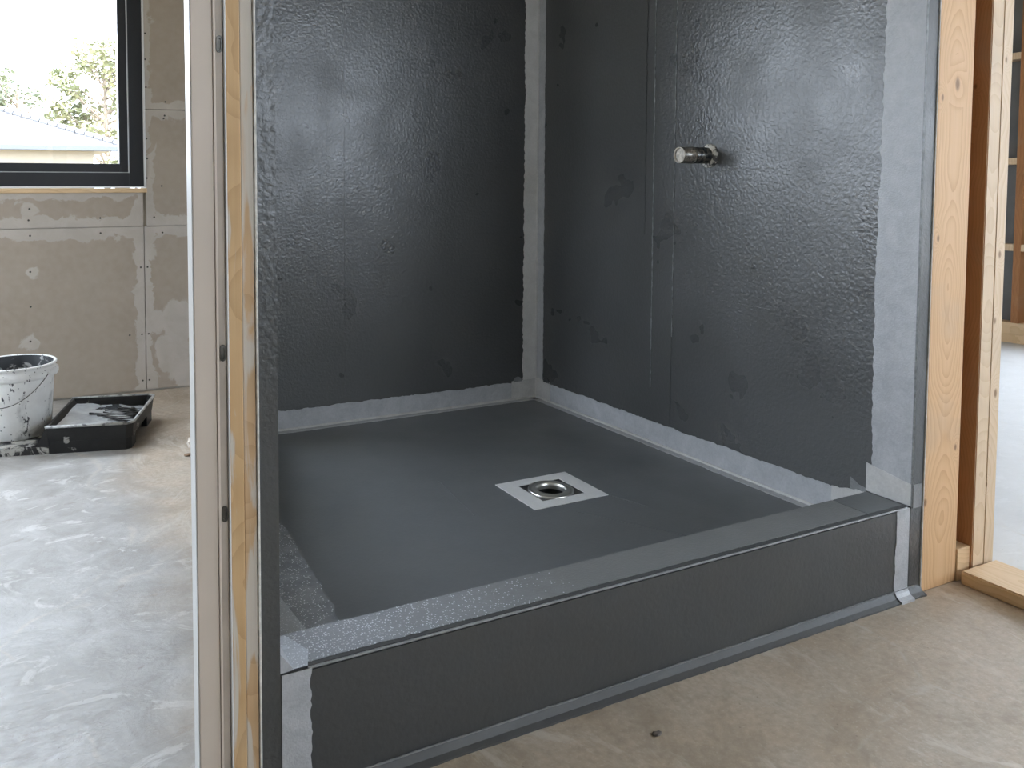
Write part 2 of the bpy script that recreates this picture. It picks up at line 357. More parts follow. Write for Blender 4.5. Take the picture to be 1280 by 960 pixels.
# plasterboard sheets on the far wall, with open joints between them
g = .0018
for (x0, x1, z0, z1) in ((LEFT_X, -1.452-g, .012, .855-g), (LEFT_X, -1.452-g, .855+g, WIN1[2]-.032), (-1.452+g, .9, .012, .855-g),
                         (-1.452+g+.012, .9, .855+g, 1.45-g), (-1.452+g+.012, .9, 1.45+g, CEIL), (.9+g, RIGHT_X+.1, .012, CEIL),
                         (LEFT_X, WIN1[0]-.02, WIN1[2]-.03, CEIL), (WIN1[0]-.02+g, -1.443, WIN1[3]+.022, CEIL)):
    box('drywall_panel', x0, x1, FAR_Y, FAR_Y+.0125, z0, z1, M['drywall'], wb)
bm = bmesh.new(); lathe_bm(bm, [(.0001, .0006), (.0045, .0006), (.0052, -.001)], 10)
screw = None
for (sx, sz) in ((-1.983,.645),(-1.99,.306),(-1.98,.95),(-1.985,.895),(-1.98,.82),(-1.985,.475),(-1.66,.9),(-1.66,.825),(-1.47,.645),(-1.437,.645),(-1.47,.3),(-1.437,.3),
                 (-1.47,.06),(-1.437,.06),(-1.40,.90),(-1.36,.82),(-1.53,.3),(-1.335,1.49),(-1.34,1.42),(-1.345,1.405),(-1.36,1.06),(-1.43,1.83),(-1.432,1.7),(-1.43,1.56),(-1.432,1.3),(-1.43,1.2),(-1.433,1.1)):
    if screw is None:
        screw = link('screw', bm, M['steel_dark'], wb); o = screw
    else:
        o = screw.copy(); COL.objects.link(o)
    o.location = (sx, FAR_Y - .0004, sz); o.rotation_euler = (math.pi/2, 0, 0)

# window in the far wall: black outer frame, recessed black sash, pale gasket line, pane
w1 = struct(empty('window_1', ((WIN1[0]+WIN1[1])/2, FAR_Y+.05, WIN1[2])))
def wbox(name, x0, x1, y0, y1, z0, z1, mat, bevel=.002):
    o = box(name, x0, x1, y0, y1, z0, z1, mat, None, bevel); o.parent = w1; o.matrix_parent_inverse = Matrix.Translation(-w1.location); return o
x0, x1, z0, z1 = WIN1
def frame_ring(name, ix0, ix1, iz0, iz1, t, y0, y1, mat):
    wbox(name, ix0, ix0+t, y0, y1, iz0, iz1, mat); wbox(name, ix1-t, ix1, y0, y1, iz0, iz1, mat)
    wbox(name, ix0+t, ix1-t, y0, y1, iz0, iz0+t, mat); wbox(name, ix0+t, ix1-t, y0, y1, iz1-t, iz1, mat)
frame_ring('window_frame', x0, x1, z0, z1, .068, FAR_Y-.004, FAR_Y+.12, M['black_frame'])
frame_ring('gasket', x0+.068, x1-.068, z0+.068, z1-.068, .004, FAR_Y+.004, FAR_Y+.06, M['gasket'])
frame_ring('window_sash', x0+.072, x1-.072, z0+.072, z1-.072, .042, FAR_Y+.018, FAR_Y+.10, M['black_frame'])
wbox('pane', x0+.11, x1-.11, FAR_Y+.05, FAR_Y+.062, z0+.11, z1-.11, M['glass'], 0)
# pale lining around the frame and timber sill strip
wbox('window_lining', x1, x1+.012, FAR_Y-.003, FAR_Y+.10, z0-.004, z1, M['jamb_white'])
wbox('window_lining', x0, x1+.012, FAR_Y-.006, FAR_Y+.10, z0-.008, z0+.0008, M['jamb_white'])
wbox('window_sill', x0, x1+.014, FAR_Y-.008, FAR_Y+.10, z0-.032, z0-.009, M['pine_flatx'])
def fill_window(name, axis, at, hole):
    w = struct(empty(name, (0, 0, 0)))
    a, b, c, d = hole; t = .06
    for (s0, s1, q0, q1) in ((a, a+t, c, d), (b-t, b, c, d), (a+t, b-t, c, c+t), (a+t, b-t, d-t, d), ((a+b)/2-.03, (a+b)/2+.03, c+t, d-t)):
        if axis == 'x': box('window_frame', s0, s1, at, at+.08, q0, q1, M['black_frame'], w, .002)
        else: box('window_frame', at, at+.08, s0, s1, q0, q1, M['black_frame'], w, .002)
    if axis == 'x': box('pane', a+t, b-t, at+.035, at+.045, c+t, d-t, M['glass'], w)
    else: box('pane', at+.035, at+.045, a+t, b-t, c+t, d-t, M['glass'], w)
fill_window('fill_window_2', 'y', LEFT_X-.12, FILL_WIN2)  # these three unseen windows are added to bring in fill light
fill_window('fill_window_3', 'x', FRONT_Y-.12, FILL_WIN3)
fill_window('fill_window_4', 'y', RIGHT_X+.15, FILL_WIN4)

# open stud framing on the right room's wall
for yy in (-.29, .19, .80):
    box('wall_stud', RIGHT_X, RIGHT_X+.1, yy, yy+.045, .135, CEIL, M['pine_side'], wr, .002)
box('bottom_plate', RIGHT_X-.005, RIGHT_X+.1, -1.5, FAR_Y, 0, .06, M['pine_flat'], wr, .002)
box('bottom_plate', RIGHT_X, RIGHT_X+.1, -1.5, FAR_Y, .06, .135, M['pine_flat'], wr, .002)
for y0_, y1_ in ((-.245, .19), (.235, .80)):
    for zz in (.62, 1.2, 1.9):
        box('noggin', RIGHT_X, RIGHT_X+.1, y0_, y1_, zz, zz+.045, M['pine_pale'], wr, .002)

# ------------------------------------------------------------------ shower recess
# back wall of the recess, ends short of the left partition
BX = -1.25                               # left end of the back wall
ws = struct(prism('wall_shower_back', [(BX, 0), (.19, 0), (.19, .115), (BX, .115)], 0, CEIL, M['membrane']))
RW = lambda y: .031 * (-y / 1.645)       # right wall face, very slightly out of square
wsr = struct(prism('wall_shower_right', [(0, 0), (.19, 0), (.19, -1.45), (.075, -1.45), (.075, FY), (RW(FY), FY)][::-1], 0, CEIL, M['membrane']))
# low partition closing the left side, running back from the narrow end wall
LW0, LW1 = Vector((-1.65, -1.50)), Vector((BX, 0.0))
ld = (LW1 - LW0).normalized(); ln = Vector((-ld.y, ld.x))
wlow = struct(prism('wall_shower_low', [LW0, LW1, LW1 + Vector((-.105, 0)), LW0 + Vector((-.105, 0))], 0, .30, M['membrane']))
nib = struct(prism('wall_shower_left', [(-1.684, FY), (-1.65, FY), (-1.65, -1.50), (-1.755, -1.50), (-1.755, -1.56), (-1.684, -1.56)], 0, CEIL, M['membrane']))

# shower floor with a real opening for the drain
DX0, DX1, DY0, DY1 = -.718, -.455, -1.042, -.825
dcx, dcy = (DX0+DX1)/2, (DY0+DY1)/2
bm = bmesh.new(); hw = .084
lx = lambda y: LW0.x + (LW1.x-LW0.x)*max(0, (y-LW0.y)/(LW1.y-LW0.y))
outer = [(-1.65, CY), (RW(CY), CY), (0, 0), (BX, 0), (-1.65, -1.50)]
inner = [(dcx-hw, dcy-hw), (dcx+hw, dcy-hw), (dcx+hw, dcy+hw), (dcx-hw, dcy+hw)]
O = [bm.verts.new((x, y, HS)) for x, y in outer]; I = [bm.verts.new((x, y, HS)) for x, y in inner]
for f in ((O[0], O[1], I[1], I[0]), (O[1], O[2], I[2], I[1]), (O[2], O[3], I[3], I[2]), (O[3], O[4], I[0], I[3]), (O[4], O[0], I[0])): bm.faces.new(f)
ID = [bm.verts.new((x, y, HS-.03)) for x, y in inner]
for k in range(4): bm.faces.new((I[k], I[(k+1) % 4], ID[(k+1) % 4], ID[k]))
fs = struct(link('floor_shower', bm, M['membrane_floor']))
# raised joints that show through the floor coating
strip('floor_joint', (-.62, -1.10, HS), (.62, -.95, 0), (.95, .62, 0), (0, 0, 1), .38, 0, .004, .0012, M['membrane_floor'], fs, .001, .001)
strip('floor_joint', (-.450, -1.046, HS), (.35, -.95, 0), (.95, .35, 0), (0, 0, 1), .12, 0, .003, .001, M['membrane_floor'], fs, .001, .001)
strip('floor_joint', (-.86, -.72, HS), (-.12, -.99, 0), (.99, -.12, 0), (0, 0, 1), .28, 0, .003, .0012, M['membrane_floor'], fs, .001, .001)

# curb
bm = bm_box(bmesh.new(), -1.65, RW(FY)-.001, FY, CY, 0, HC)
bmesh.ops.bevel(bm, geom=[e for e in bm.edges if all(abs(v.co.z-HC) < 1e-5 for v in e.verts) and abs(e.verts[0].co.y-e.verts[1].co.y) < 1e-5], offset=.006, segments=3, affect='EDGES')
cb = empty('shower_curb', (-.81, (FY+CY)/2, 0))
tag(cb, 'dark grey coated curb across the front of the shower recess', 'curb')
def under(o, p):
    o.parent = p; o.matrix_parent_inverse = Matrix.Translation(-Vector(p.location)); return o
under(link('curb_body', bm, M['membrane_curb']), cb)
under(strip('curb_top_tape', (-1.645, CY+.006, HC), (1, 0, 0), (0, -1, 0), (0, 0, 1), 1.53, 0.0, CY-FY-.0105, .0012, M['curb_top'], None, .0006, .001, .004), cb)
under(strip('curb_top_tape', (-.115, CY+.006, HC), (1, 0, 0), (0, -1, 0), (0, 0, 1), .135, 0.0, CY-FY-.0105, .0009, M['membrane_floor'], None, .0006, .001, .0), cb)
bm = bmesh.new(); tube_bm(bm, [(-1.60+.02*k, FY+.0022+.0003*math.sin(k*1.3), HC-.0022) for k in range(82)], .0026, 6)
under(link('arris_line', bm, M['tape_dark']), cb)
under(strip('end_tape', (-1.648, FY, .0), (0, 0, 1), (1, 0, 0), (0, -1, 0), HC-.002, 0, .052, .0016, M['tape'], None, .0, .0025, .0), cb)
under(strip('end_tape', (-.028, FY, .02), (0, 0, 1), (1, 0, 0), (0, -1, 0), HC-.022, 0, .052, .0016, M['tape'], None, .0022, .0, .0), cb)
# coved skirt at the foot of the curb
bm = bmesh.new(); rows = []
r = random.Random(4)
for i in range(81):
    x = -1.65 + (RW(FY)+.045+1.65)*i/80; j = r.uniform(-.0012, .0012)
    rows.append([bm.verts.new(p) for p in ((x, FY, 0), (x, FY-.020+j, 0), (x, FY-.0195+j, .004), (x, FY-.009, .009), (x, FY-.0035, .018), (x, FY, .024+j))])
for A, B in zip(rows, rows[1:]):
    for k in range(6): bm.faces.new((A[k], A[(k+1) % 6], B[(k+1) % 6], B[k]))
bm.faces.new(rows[0]); bm.faces.new(rows[-1][::-1]); bmesh.ops.recalc_face_normals(bm, faces=bm.faces[:])
under(link('curb_skirt', bm, M['membrane_curb']), cb)
under(strip('skirt_edge', (-1.59, FY-.0015, .0235), (1, 0, 0), (0, 0, 1), (0, -1, 0), 1.64, 0, .003, .0016, M['tape_dark'], None, .0006, .0006), cb)
bm = bmesh.new(); prof = [(-.0225, 0), (-.0215, .0058), (-.0105, .0108), (-.005, .019), (-.0016, .028)]
rows = [[bm.verts.new((x, FY+y, z)) for y, z in prof] for x in (-.027, .025)]
for k in range(4): bm.faces.new((rows[0][k], rows[1][k], rows[1][k+1], rows[0][k+1]))
bmesh.ops.recalc_face_normals(bm, faces=bm.faces[:]); under(link('end_tape', bm, M['tape']), cb)

# reinforcing tapes on the walls
TH = .0016
strip('corner_tape', (-.002, 0, HS+.0), (0, 0, 1), (-1, 0, 0), (0, -1, 0), CEIL-HS-.01, 0, .068, TH, M['tape_corner'], ws, 0, .0028)
strip('corner_tape', (.0, -.0016, HS), (0, 0, 1), (.0188, -1, 0), (-1, 0, 0), CEIL-HS-.01, 0, .047, TH, M['tape'], wsr, 0, .0018)
bm = bmesh.new(); tube_bm(bm, [(-.003, -.003, HS), (-.003, -.003, CEIL-.02)], .004, 6); link('corner_bead', bm, M['tape_light'], ws)
strip('base_tape', (BX+.002, 0, HS), (1, 0, 0), (0, 0, 1), (0, -1, 0), 1.185, 0, .076, TH, M['tape'], ws, 0, .0022)
strip('base_tape', (0, 0, HS), (.0188, -1, 0), (0, 0, 1), (-1, 0, 0), 1.53, 0, .079, TH, M['tape'], wsr, 0, .0022)
strip('corner_patch', (-.128, -TH, HS+.004), (1, 0, 0), (0, 0, 1), (0, -1, 0), .124, 0, .079, .0012, M['tape_light'], ws, 0, .001)
strip('corner_patch', (0-TH, -.004, HS+.004), (.0188, -1, 0), (0, 0, 1), (-1, 0, 0), .10, 0, .083, .0012, M['tape_light'], wsr, 0, .001)
def tab(o, u, n, w, h, parent, mat):
    """half-round tab of tape"""
    o, u, n = Vector(o), Vector(u), Vector(n); bm = bmesh.new(); pts = [o + u*(w*math.cos(math.pi*k/12)) + Vector((0, 0, h*math.sin(math.pi*k/12))) for k in range(13)]
    a = [bm.verts.new(p) for p in pts]; b = [bm.verts.new(p + n*.0014) for p in pts]
    bm.faces.new(a); bm.faces.new(b)
    for k in range(12): bm.faces.new((a[k], a[k+1], b[k+1], b[k]))
    bmesh.ops.recalc_face_normals(bm, faces=bm.faces[:]); return link('patch_tab', bm, mat, parent)
tab((-.098, -TH, HS+.078), (1, 0, 0), (0, -1, 0), .022, .022, ws, M['tape_dark'])
tab((.0-TH, -.078, HS+.08), (0, -1, 0), (-1, 0, 0), .022, .022, wsr, M['membrane'])
# floor flanges of the base tapes, thin paler nosing at the angle
strip('floor_tape', (BX+.01, 0, HS), (1, 0, 0), (0, -1, 0), (0, 0, 1), 1.25, 0, .038, TH, M['tape'], fs, 0, .0016)
strip('floor_tape', (0, 0, HS), (.0188, -1, 0), (-1, 0, 0), (0, 0, 1), 1.53, 0, .036, TH, M['tape'], fs, 0, .0018)
bm = bmesh.new(); tube_bm(bm, [(BX+.01, -.004, HS+.003), (-.004, -.004, HS+.003)], .0055, 6); link('angle_bead', bm, M['tape_light'], fs)
bm = bmesh.new(); tube_bm(bm, [(-.004, -.004, HS+.003), (RW(CY)-.004, CY, HS+.003)], .0055, 6); link('angle_bead', bm, M['tape_light'], fs)
# front edge of the right wall: broad vertical tape, patches where it meets the curb
strip('edge_tape', (RW(FY), FY, HC), (0, 0, 1), (-.0188, 1, 0), (-1, 0, 0), CEIL-HC-.01, 0.0, lambda s: .108+.004*math.sin(s*3), TH, M['tape'], wsr, 0, .0026)
strip('edge_patch', (RW(FY)-TH, FY, HC+.002), (-.0188, 1, 0), (0, 0, 1), (-1, 0, 0), .122, 0, lambda s: .056+.02*s/.12, .0012, M['tape_light'], wsr, 0, .001)
strip('edge_patch', (RW(-1.42)-TH, -1.42, HS), (.0188, -1, 0), (0, 0, 1), (-1, 0, 0), .10, 0, lambda s: .082+.15*s, .0012, M['tape_light'], wsr, 0, .003, .003)
strip('edge_patch', (RW(-1.475), -1.475, HS+.085), (.0188, -1, 0), (0, 0, 1), (-1, 0, 0), .05, 0, lambda s: .04-.4*s, .0011, M['tape_dark'], wsr, 0, .004, .003)
strip('edge_patch', (RW(FY)+.006, FY, HC-.006), (1, 0, 0), (0, 0, 1), (0, -1, 0), .036, 0, .062, .0012, M['tape_dark'], wsr, 0, .001)
strip('end_strip', (.034, FY, HC+.06), (0, 0, 1), (1, 0, 0), (0, -1, 0), CEIL-HC-.08, 0, .040, .0012, M['membrane_curb'], wsr, 0, 0)
# bead along the outer arris of the right wall
bm = bmesh.new(); tube_bm(bm, [(RW(FY), FY, HC), (RW(FY), FY, CEIL-.02)], .0028, 6); link('arris_bead', bm, M['membrane_edge'], wsr)
# board joints showing through the membrane
strip('board_joint', (-.895, 0, HS+.08), (0, 0, 1), (1, 0, 0), (0, -1, 0), CEIL-HS-.1, 0, .083, .0012, M['membrane'], ws, .0008, .0008)
strip('board_joint', (-.965, 0, HS+.08), (0, 0, 1), (1, 0, 0), (0, -1, 0), CEIL-HS-.1, 0, .068, .0005, M['membrane'], ws, .002, .0)
strip('board_joint', (BX, 0, 1.124), (1, 0, 0), (0, 0, 1), (0, -1, 0), -BX-.3, 0, .008, .0013, M['membrane'], ws, .0025, .0025)
strip('board_joint', (RW(-.70), -.70, HS+.09), (0, 0, 1), (.0188, -1, 0), (-1, 0, 0), CEIL-HS-.1, 0, .098, .0014, M['membrane'], wsr, .0012, .0012)
strip('board_ridge', (RW(-.70), -.698, HS+.2), (0, 0, 1), (.0188, -1, 0), (-1, 0, 0), CEIL-HS-.22, 0, .0035, .0028, M['membrane_edge'], wsr, .0012, .0012)  # this ridge and the next painted lighter, as a highlight along them
strip('board_ridge', (RW(-.80), -.798, HS+.4), (0, 0, 1), (.0188, -1, 0), (-1, 0, 0), CEIL-HS-.42, 0, .0025, .0022, M['membrane_edge'], wsr, .0015, .0015)
strip('board_ridge', (RW(-.66), -.655, HS+.75), (0, 0, 1), (.0188, -1, 0), (-1, 0, 0), CEIL-HS-.8, 0, .003, .002, M['membrane'], wsr, .0015, .0015)
strip('board_ridge', (RW(-1.0), -1.0, 1.117), (.0188, -1, 0), (0, 0, 1), (-1, 0, 0), .54, 0, .007, .0022, M['membrane'], wsr, .0025, .0025)
strip('board_ridge', (RW(-1.0), -1.0, .69), (.0188, -1, -.02), (0, 0, 1), (-1, 0, 0), .5, 0, .004, .0012, M['membrane'], wsr, .002, .002)

# wet glossy tape in the left front corner of the recess, glints painted in
def sheet(name, poly, z, th, mat, parent):
    bm = bm_prism(bmesh.new(), poly, z, z+th); bmesh.ops.recalc_face_normals(bm, faces=bm.faces[:]); return link(name, bm, mat, parent)
ragged = []
rr = random.Random(3)
for k in range(40):
    y = -1.53 + (1.33)*k/39; ragged.append((-1.428+.032*(y+1.344)/.55 + rr.uniform(-.006, .006), y))
sheet('left_floor_tape', [(lx(-.20)+.002, -.20), (lx(-1.49)+.002, -1.49), (-1.648, -1.5), (-1.648, CY+.002)] + ragged, HS, .0014, M['tape_wet'], fs)
sheet('left_floor_tape', [(lx(-.7)+.003, -.7), (lx(-1.49)+.003, -1.49), (-1.647, -1.5), (-1.647, CY+.004), (-1.50, CY+.004), (lx(-1.2)+.05, -1.2), (lx(-.7)+.012, -.7)], HS+.0014, .0012, M['tape_gloss'], fs)
under(sheet('corner_fold', [(-1.648, FY+.004), (-1.60, FY+.004), (-1.585, -1.60), (-1.61, CY), (-1.648, CY)], HC+.0015, .002, M['tape_gloss'], None), cb)
bm = bmesh.new()
vs = [bm.verts.new(p) for p in ((-1.6498, FY+.002, HC), (-1.6498, CY, HC), (-1.6498, CY, HC+.05), (-1.6498, FY+.002, HC+.035), (-1.625, FY+.002, HC+.0015), (-1.625, CY, HC+.0015))]
bm.faces.new((vs[3], vs[2], vs[5], vs[4])); bm.faces.new((vs[0], vs[3], vs[4])); bm.faces.new((vs[1], vs[5], vs[2])); bm.faces.new((vs[0], vs[4], vs[5], vs[1])); bm.faces.new((vs[0], vs[1], vs[2], vs[3]))
bmesh.ops.recalc_face_normals(bm, faces=bm.faces[:]); under(link('corner_fold', bm, M['tape']), cb)

# ------------------------------------------------------------------ timber and jamb at the end of the left wall
struct(box('trim_1', -1.687, -1.683, FY-.004, -1.60, 0, CEIL, M['plaster_edge'], None, .001))
tag(box('timber_stud', -1.7085, -1.688, FY-.001, -1.562, 0, CEIL, M['pine_smear2'], None, .0015), 'narrow plaster-smeared timber strip beside the dark shower wall end', 'timber stud')
tag(box('timber_stud', -1.732, -1.7095, FY-.005, -1.562, 0, CEIL, M['pine_smear'], None, .0015), 'tan timber strip with plaster smears beside the pale door jamb', 'timber stud')
dj = struct(empty('door_1', (-1.76, FY, 0)))
def dbox(name, *a, **k): return under(box(name, *a, **k), dj)
dbox('jamb_bead', -1.7355, -1.7325, FY-.010, -1.60, 0, CEIL, M['jamb_white'], bevel=.001)
dbox('jamb_groove', -1.7485, -1.736, FY-.004, -1.60, 0, CEIL, M['jamb_grey'], bevel=.0008)
dbox('jamb_stop', -1.753, -1.749, FY-.010, -1.60, 0, CEIL, M['jamb'], bevel=.001)
dbox('jamb_board', -1.787, -1.7535, FY-.008, -1.612, 0, CEIL, M['jamb'], bevel=.0015)
dbox('jamb_face', -1.7885, -1.7873, FY-.006, -1.614, 0, CEIL, M['jamb_white'], bevel=.0004)
def strike(zc):
    bm = bmesh.new(); n = 10; pts = []
    for k in range(2*n):
        a = math.pi*(k % n)/(n-1) + (0 if k < n else math.pi)
        pts.append((.0045*math.cos(a), (.009 if k < n else -.009) + .0045*math.sin(a)))
    lo = [bm.verts.new((-1.742+x, FY-.0038, zc+z)) for x, z in pts]; hi = [bm.verts.new((-1.742+x, FY-.006, zc+z)) for x, z in pts]
    inn = [bm.verts.new((-1.742+x*.5, FY-.006, zc+z*.7)) for x, z in pts]; dp = [bm.verts.new((-1.742+x*.45, FY-.0045, zc+z*.65)) for x, z in pts]
    for A, B in ((lo, hi), (hi, inn), (inn, dp)):
        for k in range(2*n): bm.faces.new((A[k], A[(k+1) % (2*n)], B[(k+1) % (2*n)], B[k]))
    bm.faces.new(dp); bmesh.ops.recalc_face_normals(bm, faces=bm.faces[:])
    under(link('strike_plate', bm, M['steel_dark']), dj)
for zc in (.799, .535, 1.29): strike(zc)

# ------------------------------------------------------------------ studs at the right end
tag(box('timber_stud', .079, .226, FY-.003, -1.455, 0, CEIL, M['pine'], None, .004), 'broad pine stud standing against the dark shower wall end', 'timber stud')
struct(box('trim_2', .0752, .0785, FY-.004, -1.6, 0, CEIL, M['plaster_edge'], None, .001))
bm = bmesh.new()
for xa, xb in ((.283, .3335), (.3348, .379)):
    q = bmesh.new(); bm_box(q, xa, xb, FY-.012, -1.40, 0, CEIL); bmesh.ops.bevel(q, geom=q.edges[:], offset=.0022, segments=2, affect='EDGES')
    me_ = bpy.data.meshes.new('tmp'); q.to_mesh(me_); q.free(); bm.from_mesh(me_); bpy.data.meshes.remove(me_)
o = link('timber_stud', bm, [M['pine_pale'], M['pine_shaded']])
for f in o.data.polygons:                      # shade on the stud's left face painted as darker, more orange pine
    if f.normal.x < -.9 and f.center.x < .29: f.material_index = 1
tag(o, 'pale pine stud behind the end of the floor plate, split along its face', 'timber stud')
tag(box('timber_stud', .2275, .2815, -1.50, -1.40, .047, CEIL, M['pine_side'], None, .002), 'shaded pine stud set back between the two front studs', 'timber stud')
tag(box('timber_block', .2275, .2822, FY-.006, -1.502, 0, .088, M['pine_flatx'], None, .002), 'short pine offcut block on the floor between two studs', 'timber block')
bm = bm_box(bmesh.new(), .222, .379, -3.4, FY-.018, 0, .036)
bmesh.ops.bevel(bm, geom=bm.edges[:], offset=.004, segments=2, affect='EDGES')
tag(link('floor_plate', bm, M['pine_flat']), 'pale pine bottom plate lying flat on the concrete', 'timber plate')

# ------------------------------------------------------------------ drain
dr = empty('floor_drain', (dcx, dcy, HS-.03)); tag(dr, 'round stainless floor drain in a pale grey square collar', 'drain')
def collar(p, q, r_, s):
    bm = bm_prism(bmesh.new(), [p, q, r_, s], HS+.0002, HS+.0022); bmesh.ops.recalc_face_normals(bm, faces=bm.faces[:]); under(link('collar_tape', bm, M['collar']), dr)
ix0, ix1, iy0, iy1 = dcx-.075, dcx+.078, dcy-.066, dcy+.066
collar((DX0, DY0), (DX1, DY0), (ix1, iy0), (ix0, iy0)); collar((DX1, DY0), (DX1, DY1), (ix1, iy1), (ix1, iy0))
collar((DX1, DY1), (DX0, DY1), (ix0, iy1), (ix1, iy1)); collar((DX0, DY1), (DX0, DY0), (ix0, iy0), (ix0, iy1))
R0 = .046
bm = bmesh.new(); seg = 48
sq = []
for k in range(seg):
    a = 2*math.pi*k/seg; c, s = math.cos(a), math.sin(a); m = max(abs(c), abs(s)); sq.append((dcx + .0015 + .080*c/m, dcy + .072*s/m))
A = [bm.verts.new((x, y, HS-.002)) for x, y in sq]; B = [bm.verts.new((dcx+R0*1.2*math.cos(2*math.pi*k/seg), dcy+R0*1.2*math.sin(2*math.pi*k/seg), HS-.002)) for k in range(seg)]
for k in range(seg): bm.faces.new((A[k], A[(k+1) % seg], B[(k+1) % seg], B[k]))
under(link('drain_plate', bm, M['drain_plate']), dr)
ring = [(R0+.0235, HS-.002), (R0+.0235, HS+.004), (R0+.0215, HS+.0055), (R0+.019, HS+.0045), (R0+.017, HS+.003), (R0+.010, HS+.003), (R0+.008, HS+.005), (R0+.002, HS+.0075), (R0-.001, HS+.006), (R0-.0015, HS-.004), (R0-.0015, HS-.012)]
bm = lathe_bm(bmesh.new(), ring, 64, (dcx, dcy)); bmesh.ops.recalc_face_normals(bm, faces=bm.faces[:]); under(link('drain_ring', bm, M['steel'], None, True), dr)
bm = lathe_bm(bmesh.new(), [(R0-.001, HS-.010), (R0-.001, HS-.07), (R0-.006, HS-.08), (R0-.006, HS-.1), (.0005, HS-.1)], 48, (dcx, dcy)); under(link('drain_throat', bm, M['pipe_inside'], None, True), dr)

# ------------------------------------------------------------------ capped pipe stub on the right wall
px, py, pz = RW(-.951), -.951, 1.163
pipe = empty('pipe_stub', (px, py, pz)); tag(pipe, 'capped metal water pipe stub poking out of the dark wall', 'pipe')
pipe.rotation_euler = (0, math.radians(-90), math.radians(-2.0))
def ring_mat(name, a, b):
    t = NT(name); c = t.coords(); n = t.noise(c, 90, 4, .6, .6); return t.done(t.mix(t.rng(n, .42, .6), a, b), .32, t.bump(n, .3, .001), .75)
M['pipe'] = ring_mat('worn_pipe', (.05, .055, .06), (.22, .21, .19)); M['pipe_cap'] = plain('worn_pipe_cap', (.50, .47, .42), .6, .1, 120, .3, .3)
M['pipe_front'] = ring_mat('worn_pipe_front', (.16, .15, .14), (.40, .38, .34))
PR, PL = .0265, .125
def plathe(name, prof, mat, seg=40):
    bm = lathe_bm(bmesh.new(), prof, seg); bmesh.ops.recalc_face_normals(bm, faces=bm.faces[:]); return link(name, bm, mat, pipe, True)
plathe('pipe_tube', [(PR, -.01), (PR, .070), (PR-.001, .071), (PR-.001, .073), (PR, .074)], M['pipe'])
plathe('pipe_sleeve', [(PR, .074), (PR+.0012, .0745), (PR+.0012, .079), (PR, .0795), (PR, PL-.003), (PR-.001, PL), (PR-.004, PL), (PR-.005, PL-.002)], M['pipe_front'])
plathe('pipe_rim', [(PR-.001, PL-.001), (PR-.0005, PL+.0015), (PR-.003, PL+.002), (PR-.005, PL), (PR-.0055, PL-.004)], M['pipe_cap'])
plathe('end_cap', [(PR-.005, PL-.005), (PR-.007, PL-.004), (.012, PL-.003), (.010, PL-.002), (.0005, PL-.002)], M['pipe_cap'])
bm = bmesh.new(); rr = random.Random(8); seg = 36; prof = [(PR-.001, .012), (PR+.006, .011), (PR+.011, .007), (PR+.012, -.002)]
rings = [[bm.verts.new(((r_+(rr.uniform(-.002, .002) if i else 0))*math.cos(2*math.pi*k/seg), (r_+(rr.uniform(-.002, .002) if i else 0))*math.sin(2*math.pi*k/seg), z)) for k in range(seg)] for i, (r_, z) in enumerate(prof)]
for A, B in zip(rings, rings[1:]):
    for k in range(seg): bm.faces.new((A[k], A[(k+1) % seg], B[(k+1) % seg], B[k]))
bmesh.ops.recalc_face_normals(bm, faces=bm.faces[:])
def sealant():
    t = NT('sealant'); c = t.coords(); n = t.noise(c, 55, 4, .6); return t.done(t.mix(t.rng(n, .48, .54), (.10, .10, .10), (.66, .64, .59)), .55, t.bump(n, .4, .002))
link('sealant_collar', bm, sealant(), pipe, True)

# ------------------------------------------------------------------ roller tray
def splash(name, base, blot, scale, lo, hi, rough, extra=None, stretch=(1, 1, 1)):
    t = NT(name); c = t.coords(stretch); n = t.noise(c, scale, 6, .62, .7); col = t.mix(t.rng(n, lo, hi), base, blot)
    if extra:
        n2 = t.noise(t.coords(extra[3]), extra[1], 4, .6, .3); col = t.mix(t.rng(n2, extra[2], extra[2]+.03), col, extra[0])
    return t.done(col, rough, t.bump(n, .2, .002))
M['tray'] = splash('tray_plastic', (.007, .007, .0075), (.014, .014, .014), 20, .4, .7, .5, ((.34, .33, .31), 11, .64, (1, 1, 1)))
M['tray_low'] = splash('tray_low_plastic', (.02, .02, .021), (.42, .41, .38), 16, .50, .55, .4)
M['tray_rim'] = splash('tray_rim_paint', (.10, .10, .10), (.46, .46, .45), 26, .38, .52, .4)
M['wet_paint'] = splash('drying_paint', (.38, .40, .41), (.58, .60, .61), 9, .35, .65, .22, ((.07, .075, .08), 7, .60, (1, 1, 1)))
M['rib'] = splash('tray_rib', (.012, .012, .013), (.08, .08, .085), 30, .5, .7, .3)
tr = empty('roller_tray', (-1.638, .457, 0), math.atan2(-.247, .969) ); tag(tr, 'black plastic paint tray with pale paint drying in it', 'paint tray')
